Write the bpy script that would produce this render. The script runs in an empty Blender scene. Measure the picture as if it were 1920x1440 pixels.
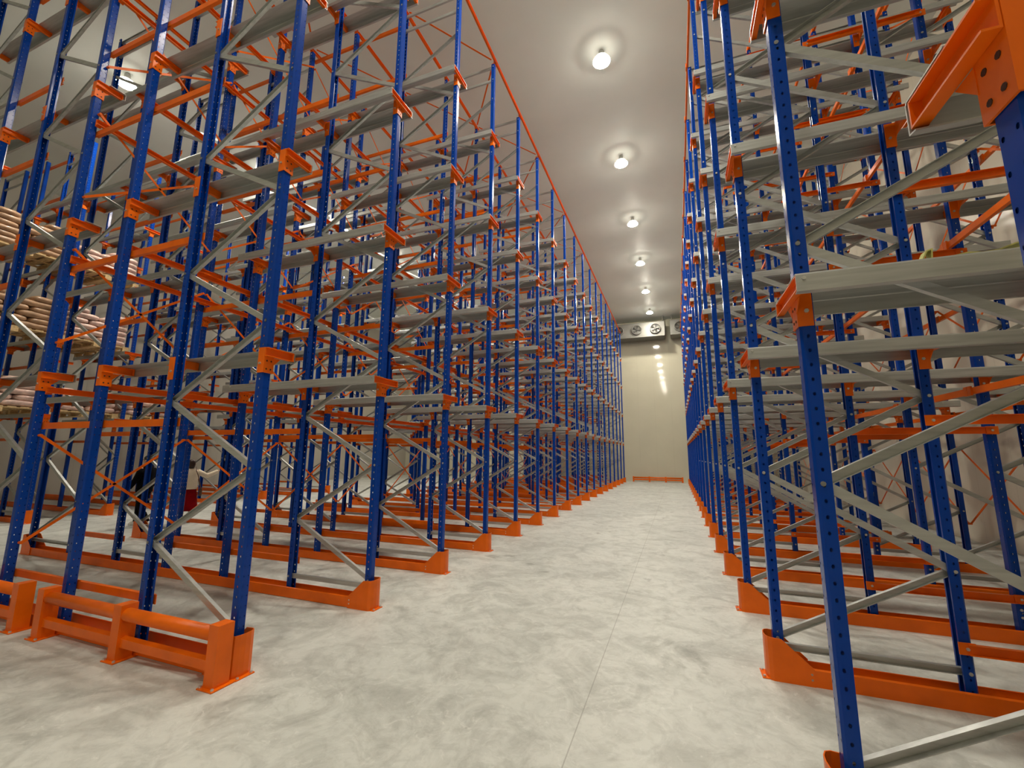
import bpy, math, random
from mathutils import Vector, Matrix

# ------------------------------------------------------------------ set-up
SC = bpy.context.scene
COL = SC.collection
random.seed(7)
K = 1.15                                   # metres per surveyed unit
def U(*v): return v[0] * K if len(v) == 1 else Vector([a * K for a in v])

# camera
cam_data = bpy.data.cameras.new('camera')
cam_data.sensor_width = 36.0
cam_data.sensor_fit = 'HORIZONTAL'
cam_data.lens = 807.43 * 36.0 / 1920.0
cam_data.clip_end = 200
cam = bpy.data.objects.new('camera', cam_data)
COL.objects.link(cam)
cr = Vector((0.93530704, 0.35373876, 0.00834498))
cu = Vector((0.04993404, -0.15530343, 0.98660399))
cf = Vector((-0.35029607, 0.92236096, 0.16291999))
cam.matrix_world = Matrix(((cr.x, cu.x, -cf.x, 0), (cr.y, cu.y, -cf.y, 0), (cr.z, cu.z, -cf.z, 1.549 * K), (0, 0, 0, 1)))
SC.camera = cam

# world: the hall is closed, so only a trace of ambient light
w = bpy.data.worlds.new('world'); SC.world = w
w.use_nodes = True
w.node_tree.nodes['Background'].inputs[0].default_value = (1.0, 0.93, 0.82, 1)
w.node_tree.nodes['Background'].inputs[1].default_value = 0.05

# exposure / view
SC.view_settings.view_transform = 'Standard'
SC.view_settings.look = 'None'
SC.view_settings.gamma = 1.0
SC.view_settings.use_curve_mapping = False
SC.view_settings.exposure = 0.0
LAMP_STRENGTH = 570.0
LAMP_COLOUR = (1.0, 0.93, 0.785, 1)

SC.cycles.max_bounces = 7
SC.cycles.diffuse_bounces = 5
SC.cycles.glossy_bounces = 3
SC.cycles.transparent_max_bounces = 10
SC.cycles.sample_clamp_indirect = 6.0

# ------------------------------------------------------------------ materials
def new_mat(name):
    m = bpy.data.materials.new(name); m.use_nodes = True
    nt = m.node_tree
    return m, nt, nt.nodes['Principled BSDF'], nt.links

def mat(name, col, rough=0.5, metal=0.0, noise=0.0, scale=8.0, coat=0.0, stretch=None, spec=0.5):
    m, nt, b, L = new_mat(name)
    b.inputs['Specular IOR Level'].default_value = spec
    b.inputs['Base Color'].default_value = (*col, 1)
    b.inputs['Roughness'].default_value = rough
    b.inputs['Metallic'].default_value = metal
    if coat: b.inputs['Coat Weight'].default_value = coat; b.inputs['Coat Roughness'].default_value = 0.08
    if noise:
        tc = nt.nodes.new('ShaderNodeTexCoord'); n = nt.nodes.new('ShaderNodeTexNoise')
        n.inputs['Scale'].default_value = scale; n.inputs['Detail'].default_value = 4
        src = tc.outputs['Object']
        if stretch:
            mp = nt.nodes.new('ShaderNodeMapping'); mp.inputs['Scale'].default_value = stretch
            L.new(src, mp.inputs[0]); src = mp.outputs[0]
        L.new(src, n.inputs['Vector'])
        r = nt.nodes.new('ShaderNodeValToRGB')
        lo = [max(0, c * (1 - noise)) for c in col]; hi = [min(1, c * (1 + noise)) for c in col]
        r.color_ramp.elements[0].position = 0.3; r.color_ramp.elements[0].color = (*lo, 1)
        r.color_ramp.elements[1].position = 0.7; r.color_ramp.elements[1].color = (*hi, 1)
        L.new(n.outputs['Fac'], r.inputs[0]); L.new(r.outputs[0], b.inputs['Base Color'])
    return m

BLUE_C = (0.001, 0.043, 0.31)
M_BLUE = mat('blue_paint', BLUE_C, 0.2, 0, 0.12, 3.0, 0, None, 0.22)
M_ORANGE = mat('orange_paint', (0.80, 0.138, 0.002), 0.34, 0, 0.08, 5.0, 0, None, 0.28)
M_GALV = mat('galvanised_steel', (0.48, 0.49, 0.475), 0.40, 0.6, 0.14, 6.0, 0, (0.4, 6, 6))
M_BOLT = mat('zinc_bolt', (0.62, 0.62, 0.60), 0.35, 0.8, 0.1, 30)
M_DARKHOLE = mat('bolt_hole', (0.05, 0.012, 0.004), 0.7, 0, 0.1, 30)

def math_node(nt, op, a, b=None, c=None):
    n = nt.nodes.new('ShaderNodeMath'); n.operation = op
    for i, v in enumerate((a, b, c)):
        if v is None: continue
        if isinstance(v, (int, float)): n.inputs[i].default_value = v
        else: nt.links.new(v, n.inputs[i])
    return n.outputs[0]

def perforated():
    """blue paint on steel sheet punched with two rows of slots on the face and one on each side"""
    m, nt, b, L = new_mat('blue_perforated_steel')
    b.inputs['Base Color'].default_value = (*BLUE_C, 1)
    b.inputs['Roughness'].default_value = 0.2
    b.inputs['Specular IOR Level'].default_value = 0.22
    tc = nt.nodes.new('ShaderNodeTexCoord')
    sp = nt.nodes.new('ShaderNodeSeparateXYZ'); L.new(tc.outputs['Object'], sp.inputs[0])
    sn = nt.nodes.new('ShaderNodeSeparateXYZ'); L.new(tc.outputs['Normal'], sn.inputs[0])
    P = 0.08
    dz = math_node(nt, 'ABSOLUTE', math_node(nt, 'SUBTRACT', math_node(nt, 'MODULO', sp.outputs[2], P), P / 2))
    dz = math_node(nt, 'MULTIPLY', dz, 0.7)
    dy = math_node(nt, 'ABSOLUTE', math_node(nt, 'SUBTRACT', math_node(nt, 'ABSOLUTE', sp.outputs[1]), 0.021))
    dx = math_node(nt, 'ABSOLUTE', math_node(nt, 'SUBTRACT', sp.outputs[0], 0.0))
    face = math_node(nt, 'GREATER_THAN', math_node(nt, 'ABSOLUTE', sn.outputs[0]), 0.9)
    side = math_node(nt, 'GREATER_THAN', math_node(nt, 'ABSOLUTE', sn.outputs[1]), 0.9)
    def hole(d, mask, R=0.0072):
        r = math_node(nt, 'SQRT', math_node(nt, 'ADD', math_node(nt, 'POWER', d, 2.0), math_node(nt, 'POWER', dz, 2.0)))
        return math_node(nt, 'MULTIPLY', math_node(nt, 'LESS_THAN', r, R), mask)
    h = math_node(nt, 'MAXIMUM', hole(dy, face, 0.0048), hole(dx, side))
    tr = nt.nodes.new('ShaderNodeBsdfTransparent'); mx = nt.nodes.new('ShaderNodeMixShader')
    L.new(h, mx.inputs[0]); L.new(b.outputs[0], mx.inputs[1]); L.new(tr.outputs[0], mx.inputs[2])
    L.new(mx.outputs[0], nt.nodes['Material Output'].inputs['Surface'])
    return m
M_PERF = perforated()

def concrete():
    m, nt, b, L = new_mat('floor_concrete')
    tc = nt.nodes.new('ShaderNodeTexCoord')
    def noise(scale, det, rough=0.6, dist=0.0):
        n = nt.nodes.new('ShaderNodeTexNoise'); n.inputs['Scale'].default_value = scale
        n.inputs['Detail'].default_value = det; n.inputs['Roughness'].default_value = rough
        n.inputs['Distortion'].default_value = dist
        L.new(tc.outputs['Object'], n.inputs['Vector']); return n.outputs['Fac']
    def ramp(fac, p0, c0, p1, c1):
        r = nt.nodes.new('ShaderNodeValToRGB')
        r.color_ramp.elements[0].position = p0; r.color_ramp.elements[0].color = (*c0, 1)
        r.color_ramp.elements[1].position = p1; r.color_ramp.elements[1].color = (*c1, 1)
        L.new(fac, r.inputs[0]); return r.outputs[0]
    def mul(a, c, f):
        x = nt.nodes.new('ShaderNodeMixRGB'); x.blend_type = 'MULTIPLY'
        x.inputs[0].default_value = f
        L.new(a, x.inputs[1]); L.new(c, x.inputs[2]); return x.outputs[0]
    a = ramp(noise(0.5, 5, 0.6, 0.6), 0.30, (0.545, 0.56, 0.53), 0.68, (0.68, 0.69, 0.655))
    a = mul(a, ramp(noise(1.9, 8, 0.66, 1.4), 0.38, (0.72, 0.72, 0.71), 0.55, (1, 1, 1)), 0.8)
    a = mul(a, ramp(noise(7.0, 10, 0.72, 1.0), 0.40, (0.80, 0.80, 0.79), 0.54, (1, 1, 1)), 0.6)
    a = mul(a, ramp(noise(1.25, 4, 0.55, 1.2), 0.27, (0.42, 0.41, 0.39), 0.35, (1, 1, 1)), 0.6)
    sc = nt.nodes.new('ShaderNodeMixRGB'); sc.blend_type = 'SCREEN'; sc.inputs[0].default_value = 0.5
    L.new(a, sc.inputs[1]); L.new(ramp(noise(5.0, 9, 0.75, 3.0), 0.56, (0, 0, 0), 0.68, (0.55, 0.54, 0.5)), sc.inputs[2]); a = sc.outputs[0]
    # sawn joints: one along the aisle, others across it
    sp = nt.nodes.new('ShaderNodeSeparateXYZ'); L.new(tc.outputs['Object'], sp.inputs[0])
    jx = math_node(nt, 'LESS_THAN', math_node(nt, 'ABSOLUTE', math_node(nt, 'ADD', sp.outputs[0], 0.62 * K)), 0.004)
    jy = math_node(nt, 'LESS_THAN', math_node(nt, 'ABSOLUTE', math_node(nt, 'SUBTRACT', math_node(nt, 'MODULO', math_node(nt, 'ADD', sp.outputs[1], 40.0 - 2.6), 5.8), 2.9)), 0.004)
    j = math_node(nt, 'MAXIMUM', jx, jy)
    x = nt.nodes.new('ShaderNodeMixRGB'); x.inputs[2].default_value = (0.22, 0.21, 0.19, 1)
    L.new(math_node(nt, 'MULTIPLY', j, 0.5), x.inputs[0]); L.new(a, x.inputs[1])
    L.new(x.outputs[0], b.inputs['Base Color'])
    r = nt.nodes.new('ShaderNodeMapRange'); r.inputs[3].default_value = 0.38; r.inputs[4].default_value = 0.62
    L.new(noise(3.0, 4), r.inputs[0]); L.new(r.outputs[0], b.inputs['Roughness'])
    bp = nt.nodes.new('ShaderNodeBump'); bp.inputs['Strength'].default_value = 0.12; bp.inputs['Distance'].default_value = 0.02
    L.new(noise(9.0, 6), bp.inputs['Height']); L.new(bp.outputs[0], b.inputs['Normal'])
    return m
M_FLOOR = concrete()

def panel_wall(name, col, rough, pitch, axis):
    m, nt, b, L = new_mat(name)
    tc = nt.nodes.new('ShaderNodeTexCoord')
    sp = nt.nodes.new('ShaderNodeSeparateXYZ'); L.new(tc.outputs['Object'], sp.inputs[0])
    c = sp.outputs[axis]
    j = math_node(nt, 'LESS_THAN', math_node(nt, 'MODULO', math_node(nt, 'ADD', c, 60.0), pitch), 0.012)
    n = nt.nodes.new('ShaderNodeTexNoise'); n.inputs['Scale'].default_value = 0.7; n.inputs['Detail'].default_value = 3
    L.new(tc.outputs['Object'], n.inputs['Vector'])
    r = nt.nodes.new('ShaderNodeValToRGB')
    r.color_ramp.elements[0].position = 0.3; r.color_ramp.elements[0].color = (*[v * 0.94 for v in col], 1)
    r.color_ramp.elements[1].position = 0.7; r.color_ramp.elements[1].color = (*col, 1)
    L.new(n.outputs['Fac'], r.inputs[0])
    x = nt.nodes.new('ShaderNodeMixRGB'); x.inputs[2].default_value = (*[v * 0.86 for v in col], 1)
    L.new(j, x.inputs[0]); L.new(r.outputs[0], x.inputs[1]); L.new(x.outputs[0], b.inputs['Base Color'])
    b.inputs['Roughness'].default_value = rough
    b.inputs['Specular IOR Level'].default_value = 0.25
    bp = nt.nodes.new('ShaderNodeBump'); bp.inputs['Strength'].default_value = 0.02; bp.inputs['Distance'].default_value = 0.05
    L.new(n.outputs['Fac'], bp.inputs['Height']); L.new(bp.outputs[0], b.inputs['Normal'])
    return m
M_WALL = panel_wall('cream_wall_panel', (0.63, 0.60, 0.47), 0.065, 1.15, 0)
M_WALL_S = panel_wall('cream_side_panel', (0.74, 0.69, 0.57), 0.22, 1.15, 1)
M_WALL_L = panel_wall('shaded_side_panel', (0.46, 0.43, 0.37), 0.3, 1.15, 1)  # left wall's dimness put into the colour: darker copy of the cream panel
M_CEIL = panel_wall('ceiling_panel', (0.78, 0.82, 0.78), 0.5, 400.0, 1)

def emitter(name, col, s):
    m, nt, b, L = new_mat(name)
    b.inputs['Base Color'].default_value = (1, 1, 1, 1)
    b.inputs['Emission Color'].default_value = col
    b.inputs['Emission Strength'].default_value = s
    return m
M_LENS = emitter('lamp_lens_light', LAMP_COLOUR, LAMP_STRENGTH)
M_COLLAR = emitter('lamp_ceiling_fill', LAMP_COLOUR, LAMP_STRENGTH * 0.0085)  # weak glow round the lamp top, added to brighten the ceiling
M_HOUSING = mat('lamp_housing_grey', (0.55, 0.54, 0.5), 0.4, 0.6, 0.1, 12)
M_ALU = mat('cooler_casing', (0.20, 0.197, 0.18), 0.45, 0.3, 0.08, 3)
M_BLACK = mat('fan_black', (0.03, 0.03, 0.03), 0.45, 0, 0.2, 10)
M_FIN = mat('cooler_fins', (0.16, 0.16, 0.15), 0.5, 0.5, 0.2, 40)
M_WOOD = mat('pallet_wood', (0.62, 0.44, 0.22), 0.75, 0, 0.25, 6, 0, (1, 8, 8))
M_BAG = mat('wrapped_pink_bags', (0.72, 0.50, 0.43), 0.32, 0, 0.28, 9, 0.5)
M_BAG_B = mat('wrapped_brown_sacks', (0.42, 0.25, 0.14), 0.4, 0, 0.3, 7, 0.3)
M_SKIN = mat('skin', (0.55, 0.33, 0.23), 0.55, 0, 0.08, 15)
M_HAIR = mat('dark_brown_hair', (0.035, 0.013, 0.008), 0.45, 0, 0.3, 40, 0, (6, 6, 1))
M_KNIT = mat('cream_knit', (0.80, 0.70, 0.54), 0.9, 0, 0.08, 60)
M_RED = mat('dark_red_cloth', (0.20, 0.001, 0.004), 0.9, 0, 0.15, 14, 0, None, 0.1)
M_LEATHER = mat('brown_leather', (0.10, 0.045, 0.025), 0.5, 0, 0.2, 25)
M_DARKCLOTH = mat('black_cloth', (0.003, 0.003, 0.005), 0.9, 0, 0.3, 18, 0, None, 0.1)
M_SNEAKER = mat('white_sneaker', (0.75, 0.72, 0.68), 0.6, 0, 0.1, 20)
M_STRAP = mat('yellow_green_webbing', (0.52, 0.50, 0.16), 0.7, 0, 0.2, 40)
M_FILM = mat('clear_wrap_film', (0.75, 0.70, 0.66), 0.15, 0, 0.1, 20, 0.5)

# ------------------------------------------------------------------ mesh building
class MB:
    def __init__(s): s.v = []; s.f = []; s.m = []; s.smooth = False
    def add(s, vs, fs, mi=0):
        o = len(s.v); s.v += [tuple(v) for v in vs]
        s.f += [tuple(i + o for i in f) for f in fs]; s.m += [mi] * len(fs); return s
    def box(s, lo, hi, mi=0):
        x0, y0, z0 = lo; x1, y1, z1 = hi
        return s.add([(x0, y0, z0), (x1, y0, z0), (x1, y1, z0), (x0, y1, z0), (x0, y0, z1), (x1, y0, z1), (x1, y1, z1), (x0, y1, z1)],
                     [(0, 3, 2, 1), (4, 5, 6, 7), (0, 1, 5, 4), (1, 2, 6, 5), (2, 3, 7, 6), (3, 0, 4, 7)], mi)
    def bevbox(s, lo, hi, b, mi=0):
        x0, y0, z0 = lo; x1, y1, z1 = hi
        prof = [(x0 + b, y0), (x1 - b, y0), (x1, y0 + b), (x1, y1 - b), (x1 - b, y1), (x0 + b, y1), (x0, y1 - b), (x0, y0 + b)]
        ins = [(x0 + b, y0 + b), (x1 - b, y0 + b), (x1 - b, y0 + b), (x1 - b, y1 - b), (x1 - b, y1 - b), (x0 + b, y1 - b), (x0 + b, y1 - b), (x0 + b, y0 + b)]
        mid = lambda p, q: ((p[0] * .4 + q[0] * .6), (p[1] * .4 + q[1] * .6))
        rings = [[(*mid(p, q), z0) for p, q in zip(prof, ins)], [(*p, z0 + b) for p in prof], [(*p, z1 - b) for p in prof], [(*mid(p, q), z1) for p, q in zip(prof, ins)]]
        return s.loft(rings, mi)
    def loft(s, rings, mi=0, caps=True, closed=True):
        n = len(rings[0]); vs = [p for r in rings for p in r]; fs = []
        for k in range(len(rings) - 1):
            for i in range(n if closed else n - 1):
                j = (i + 1) % n
                fs.append((k * n + i, k * n + j, (k + 1) * n + j, (k + 1) * n + i))
        if caps:
            fs.append(tuple(range(n - 1, -1, -1))); fs.append(tuple((len(rings) - 1) * n + i for i in range(n)))
        return s.add(vs, fs, mi)
    def sheet(s, path, t, frame, L0, L1, mi=0):
        """open polyline `path` of 2-D points, thickness t, extruded; frame(u, v, w) -> xyz, w from L0 to L1"""
        n = len(path); nor = []
        for i in range(n):
            a = Vector(path[max(i - 1, 0)]); b = Vector(path[min(i + 1, n - 1)])
            p = Vector(path[i]); d = Vector((0, 0))
            if i > 0: e = (p - Vector(path[i - 1])).normalized(); d += Vector((-e.y, e.x))
            if i < n - 1: e = (Vector(path[i + 1]) - p).normalized(); d += Vector((-e.y, e.x))
            d.normalize()
            if 0 < i < n - 1:
                e = (Vector(path[i + 1]) - p).normalized(); c = max(0.4, d.dot(Vector((-e.y, e.x)))); d /= c
            nor.append(d)
        inner = [(path[i][0] + nor[i].x * t, path[i][1] + nor[i].y * t) for i in range(n)]
        ring = list(path) + inner[::-1]; N = len(ring)
        vs = [frame(u, v, L0) for u, v in ring] + [frame(u, v, L1) for u, v in ring]
        fs = [(i, (i + 1) % N, N + (i + 1) % N, N + i) for i in range(N)]
        for i in range(n - 1):
            fs.append((i + 1, i, N - 1 - i, N - 2 - i)); fs.append((N + i, N + i + 1, 2 * N - 2 - i, 2 * N - 1 - i))
        return s.add(vs, fs, mi)
    def beam(s, p0, p1, path, t, up=(0, 0, 1), mi=0):
        p0, p1 = Vector(p0), Vector(p1); d = (p1 - p0); L = d.length; d.normalize()
        u = Vector(up); sd = d.cross(u).normalized(); u2 = sd.cross(d).normalized()
        return s.sheet(path, t, lambda a, b, c: p0 + sd * a + u2 * b + d * c, 0, L, mi)
    def tube(s, pts, r, n=10, mi=0):
        pts = [Vector(p) for p in pts]; rings = []
        for i, p in enumerate(pts):
            d = (pts[min(i + 1, len(pts) - 1)] - pts[max(i - 1, 0)]).normalized()
            u = Vector((0, 0, 1)) if abs(d.z) < 0.95 else Vector((1, 0, 0))
            a = d.cross(u).normalized(); b = a.cross(d)
            rr = r[i] if isinstance(r, (list, tuple)) else r
            rings.append([p + a * math.cos(2 * math.pi * k / n) * rr + b * math.sin(2 * math.pi * k / n) * rr for k in range(n)])
        return s.loft(rings, mi)
    def cyl(s, c, axis, r, h, n=12, mi=0):
        c = Vector(c); a = Vector(axis).normalized()
        return s.tube([c, c + a * h], r, n, mi)
    def xform(s, mtx):
        s.v = [tuple(mtx @ Vector(v)) for v in s.v]; return s
    def mesh(s, name, mats, smooth=False):
        me = bpy.data.meshes.new(name); me.from_pydata(s.v, [], s.f)
        for m in (mats if isinstance(mats, (list, tuple)) else [mats]): me.materials.append(m)
        me.polygons.foreach_set('material_index', s.m)
        if smooth: me.polygons.foreach_set('use_smooth', [True] * len(s.f))
        me.update()
        import bmesh
        bm = bmesh.new(); bm.from_mesh(me); bmesh.ops.recalc_face_normals(bm, faces=bm.faces); bm.to_mesh(me); bm.free()
        return me

def link(name, me, parent=None, loc=(0, 0, 0), rot=0.0):
    o = bpy.data.objects.new(name, me); COL.objects.link(o)
    if parent: o.parent = parent
    o.location = loc
    if rot: o.rotation_euler = (0, 0, rot)
    return o
def tag(o, label, cat, group=None, kind=None):
    o['label'] = label
    if cat: o['category'] = cat
    if group: o['group'] = group
    if kind: o['kind'] = kind
    return o
def thing(name, loc, rot, label, cat, group=None):
    return tag(link(name, None, None, loc, rot), label, cat, group)
def struct(name, me, loc=(0, 0, 0)):
    o = link(name, me, None, loc); o['kind'] = 'structure'; return o

ORD = 'zeroth first second third fourth fifth sixth seventh eighth ninth tenth eleventh twelfth thirteenth fourteenth fifteenth sixteenth seventeenth eighteenth nineteenth twentieth'.split()

# ------------------------------------------------------------------ surveyed dimensions
S = 1.45 * K                       # lane pitch
XL = -2.9925 * K; XR = 0.5832 * K  # front faces of the racks on the aisle
Y1L = 2.4374 * K; Y1R = 3.8510 * K # first left row; right row "1" (rows -1, 0 stand nearer)
LEV = [z * K for z in (2.3754, 4.1168, 5.868, 7.593)]
LEVN = ['lowest', 'second', 'third', 'top']
ZT = 9.19 * K
DL = 1.06 * K; DR = 1.045 * K
X3 = -13.22 * K                    # front of the third block, across the second aisle
WX, WY = 0.074, 0.088
CZ = 10.3 * K
X_LEFT, X_RIGHT, Y_NEAR, Y_FAR = -19.6 * K, 5.25 * K, -5.0 * K, 28.6 * K
yl = lambda k: Y1L + (k - 1) * S
yr = lambda k: Y1R + (k - 1) * S
NL, RR0, RR1 = 18, -1, 17

# ------------------------------------------------------------------ room
struct('floor', MB().box((X_LEFT - .1, Y_NEAR - .1, -0.2), (X_RIGHT + .1, Y_FAR + .1, 0)).mesh('floor', M_FLOOR))
struct('ceiling', MB().box((X_LEFT - .1, Y_NEAR - .1, CZ), (X_RIGHT + .1, Y_FAR + .1, CZ + .2)).mesh('ceiling', M_CEIL))
struct('wall_far', MB().box((X_LEFT - .1, Y_FAR, 0), (X_RIGHT + .1, Y_FAR + .2, CZ)).mesh('wall_far', M_WALL))
struct('wall_near', MB().box((X_LEFT - .1, Y_NEAR - .2, 0), (X_RIGHT + .1, Y_NEAR, CZ)).mesh('wall_near', M_WALL))
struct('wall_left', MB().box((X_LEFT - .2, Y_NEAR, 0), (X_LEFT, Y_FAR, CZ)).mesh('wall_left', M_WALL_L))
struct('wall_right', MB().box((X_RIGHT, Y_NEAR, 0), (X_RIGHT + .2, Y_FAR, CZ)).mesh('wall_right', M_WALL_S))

# ------------------------------------------------------------------ rack meshes (local x runs into the rack, z up)
def post_mesh(name, m, face=-1):
    hx, hy, c, lp = WX / 2, WY / 2, 0.012, 0.018
    path = [(hx, -hy + lp), (hx, -hy), (-hx + c, -hy), (-hx, -hy + c), (-hx, hy - c), (-hx + c, hy), (hx, hy), (hx, hy - lp)]
    if face > 0: path = [(-u, v) for u, v in path][::-1]
    mb = MB().sheet(path, -0.004, lambda u, v, w: (u, v, w), 0.012, ZT)
    mb.box((-0.055, -0.06, 0.0), (0.055, 0.06, 0.012))
    return mb.mesh(name, m)
ME_POST = {(f, p): post_mesh('upright_post', M_PERF if p else M_BLUE, f) for f in (-1, 1) for p in (0, 1)}
CCH = [(0.015, -0.022), (-0.015, -0.022), (-0.015, 0.022), (0.015, 0.022)]     # brace channel
NODE0, NODE1, PITCH = 0.27 * K, 0.82 * K, 1.163 * K
def brace_mesh(D, za, zb, x0, x1):
    mb = MB().beam((x0, 0, za), (x1, 0, zb), CCH, 0.0035, (0, 0, 1))
    for x, z in ((x0, za), (x1, zb)):
        mb.cyl((x, -WY / 2 - 0.006, z), (0, 1, 0), 0.013, WY + 0.012, 8)
    return mb
BR = {}
for D in (DL, DR):
    a, b = WX / 2 - .005, D + WX / 2 + .005
    BR[D] = (brace_mesh(D, 0, NODE1 - NODE0, a, b).mesh('diagonal_brace', M_GALV),
             brace_mesh(D, 0, PITCH - (NODE1 - NODE0), b, a).mesh('diagonal_brace', M_GALV),
             brace_mesh(D, 0, 0, a, b).mesh('horizontal_brace', M_GALV))
ARM_H, ARM_Y = 0.082, 0.232
def bracket_mesh(sides):
    """orange saddle plate round the upright with a channel arm to one or both sides; origin at the top of the rail seat"""
    mb = MB(); t = 0.006; hx, hy = WX / 2 + .002, WY / 2 + .002
    z0, z1 = -0.235, -0.004
    # saddle: side plate, face plate, side plate
    mb.sheet([(hx - 0.008, -hy), (-hx, -hy), (-hx, hy), (hx - 0.008, hy)], 0.006, lambda u, v, w: (u, v, w), z0, z1)
    y0 = -ARM_Y if '-' in sides else -hy - .004; y1 = ARM_Y if '+' in sides else hy + .004
    xf = -hx - 0.006
    # channel, open towards the aisle
    ch = [(xf - .036, -0.086), (xf - .001, -0.086), (xf - .001, -0.006), (xf - .036, -0.006)]
    mb.sheet(ch, 0.006, lambda u, v, w: (u, w, v), y0, y1)
    for yy in ([-ARM_Y] if '-' in sides else []) + ([ARM_Y] if '+' in sides else []):
        mb.box((xf - .036, yy - .003, -0.086), (xf, yy + .003, -0.006))
    for sgn in ((-1,) if '-' in sides else ()) + ((1,) if '+' in sides else ()):   # gusset under the arm
        mb.add([(xf - .002, sgn * hy, -0.09), (xf - .002, sgn * (hy + .07), -0.09), (xf - .002, sgn * hy, -0.16),
                (xf + .003, sgn * hy, -0.09), (xf + .003, sgn * (hy + .07), -0.09), (xf + .003, sgn * hy, -0.16)],
               [(0, 1, 2), (3, 5, 4), (0, 3, 4, 1), (1, 4, 5, 2), (2, 5, 3, 0)])
    for zz in (-0.125, -0.2):
        for yy in (-0.022, 0.022):
            mb.cyl((-hx - .008, yy, zz), (1, 0, 0), 0.0085, 0.004, 8, 1)
    for yy in (-1, 1):
        mb.cyl((0.0, yy * (hy + .004), -0.15), (0, yy, 0), 0.012, 0.012, 6, 2)
    return mb.mesh('arm_bracket', [M_ORANGE, M_DARKHOLE, M_BOLT])
ME_ARM = {k: bracket_mesh(k) for k in ('+', '-', '+-')}
def spacer_mesh(x0, x1):
    mb = MB()
    y = -WY / 2 - .012
    mb.beam((x0, y, 0), (x1, y, 0), [(0.034, -0.032), (0.0, -0.032), (0.0, 0.032), (0.034, 0.032)], 0.004, (0, 0, 1))
    for x in (x0, x1):
        mb.box((x - .05, y - .008, -0.042), (x + .05, y, 0.042)); mb.cyl((x, y - .014, 0), (0, 1, 0), .012, .01, 6, 1)
    return mb.mesh('spacer_bar', [M_ORANGE, M_BOLT])
SPZ = [z * K for z in (0.36, 1.81, 3.55, 5.23, 6.32, 8.0, 9.05)]
ME_SPL = spacer_mesh(0.0, DL); ME_SPR = spacer_mesh(0.0, DR)

def rail_mesh(L, sgn):
    """galvanised pallet rail: seat flange, tall lane-side web with a return lip"""
    path = [(sgn * 0.066, 0.0), (sgn * 0.24, 0.0), (sgn * 0.246, -0.010), (sgn * 0.246, -0.098), (sgn * 0.215, -0.104)]
    mb = MB().sheet(path, -0.004 * sgn, lambda u, v, w: (w, u, v), -0.045, L)
    mb.cyl((-0.01, sgn * 0.246, -0.03), (0, sgn, 0), 0.010, 0.008, 8, 1)
    for q in (1, 2):
        x = q * L * 0.47
        mb.cyl((x, sgn * 0.246, -0.03), (0, sgn, 0), 0.010, 0.008, 8, 1)
    return mb.mesh('pallet_rail', [M_GALV, M_BOLT])

def guide_side(L, sgn, x0=0.10):
    y = sgn * 0.088
    path = [(y - sgn * 0.035, 0.005), (y, 0.005), (y, 0.118), (y - sgn * .012, 0.126)]
    return MB().sheet(path, 0.005 * (1 if sgn < 0 else 1), lambda u, v, w: (w, u, v), x0, L - x0).mesh('guide_channel', M_ORANGE)
def shoe_mesh():
    """orange entry shoe: a bent plate wrapped round the front of the first upright, sloping down to the guide rails"""
    pts = [(0.26, -0.094)]
    pts += [(0.05, -0.094), (-0.02, -0.094)]
    for k in range(7):
        a = -math.pi / 2 + math.pi * k / 6
        pts.append((-0.022 - 0.043 * math.cos(a) ** 0.8 if k not in (0, 6) else -0.022, 0.094 * math.sin(a) if abs(math.sin(a)) < .99 else math.copysign(.094, math.sin(a))))
    pts += [(-0.02, 0.094), (0.05, 0.094), (0.26, 0.094)]
    def h(x): return 0.325 if x < 0.045 else 0.325 - (x - 0.045) / (0.26 - 0.045) * 0.195
    # extra stations along the straight sides
    full = []
    for (a, b) in zip(pts[:-1], pts[1:]):
        full.append(a)
        if abs(a[0] - b[0]) > .15:
            for q in (.25, .5, .75): full.append((a[0] + (b[0] - a[0]) * q, a[1]))
    full.append(pts[-1])
    mb = MB(); n = len(full); vs = []; fs = []
    for i, (x, y) in enumerate(full):
        a = Vector(full[max(i - 1, 0)]); b = Vector(full[min(i + 1, n - 1)]); d = (b - a).normalized() if (b - a).length > 1e-6 else Vector((1, 0))
        nx, ny = -d.y * 0.006, d.x * 0.006
        vs += [(x, y, 0), (x, y, h(x)), (x + nx, y + ny, h(x)), (x + nx, y + ny, 0)]
    for i in range(n - 1):
        for k in range(4): fs.append((i * 4 + k, i * 4 + (k + 1) % 4, i * 4 + 4 + (k + 1) % 4, i * 4 + 4 + k))
    fs += [(0, 1, 2, 3), tuple((n - 1) * 4 + k for k in (3, 2, 1, 0))]
    mb.add(vs, fs)
    mb.bevbox((-0.105, -0.085, 0), (0.02, 0.085, 0.008), .003)
    for yy in (-0.06, 0.06): mb.cyl((-0.088, yy, 0.006), (0, 0, 1), .012, .014, 6, 1)
    for yy in (-0.094, 0.094):
        for zz in (.05, .09): mb.cyl((0.24, yy - (.006 if yy < 0 else -.0), zz), (0, 1, 0), .009, .007, 6, 1)
    return mb.mesh('entry_shoe', [M_ORANGE, M_BOLT])
ME_SHOE = shoe_mesh()

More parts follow.
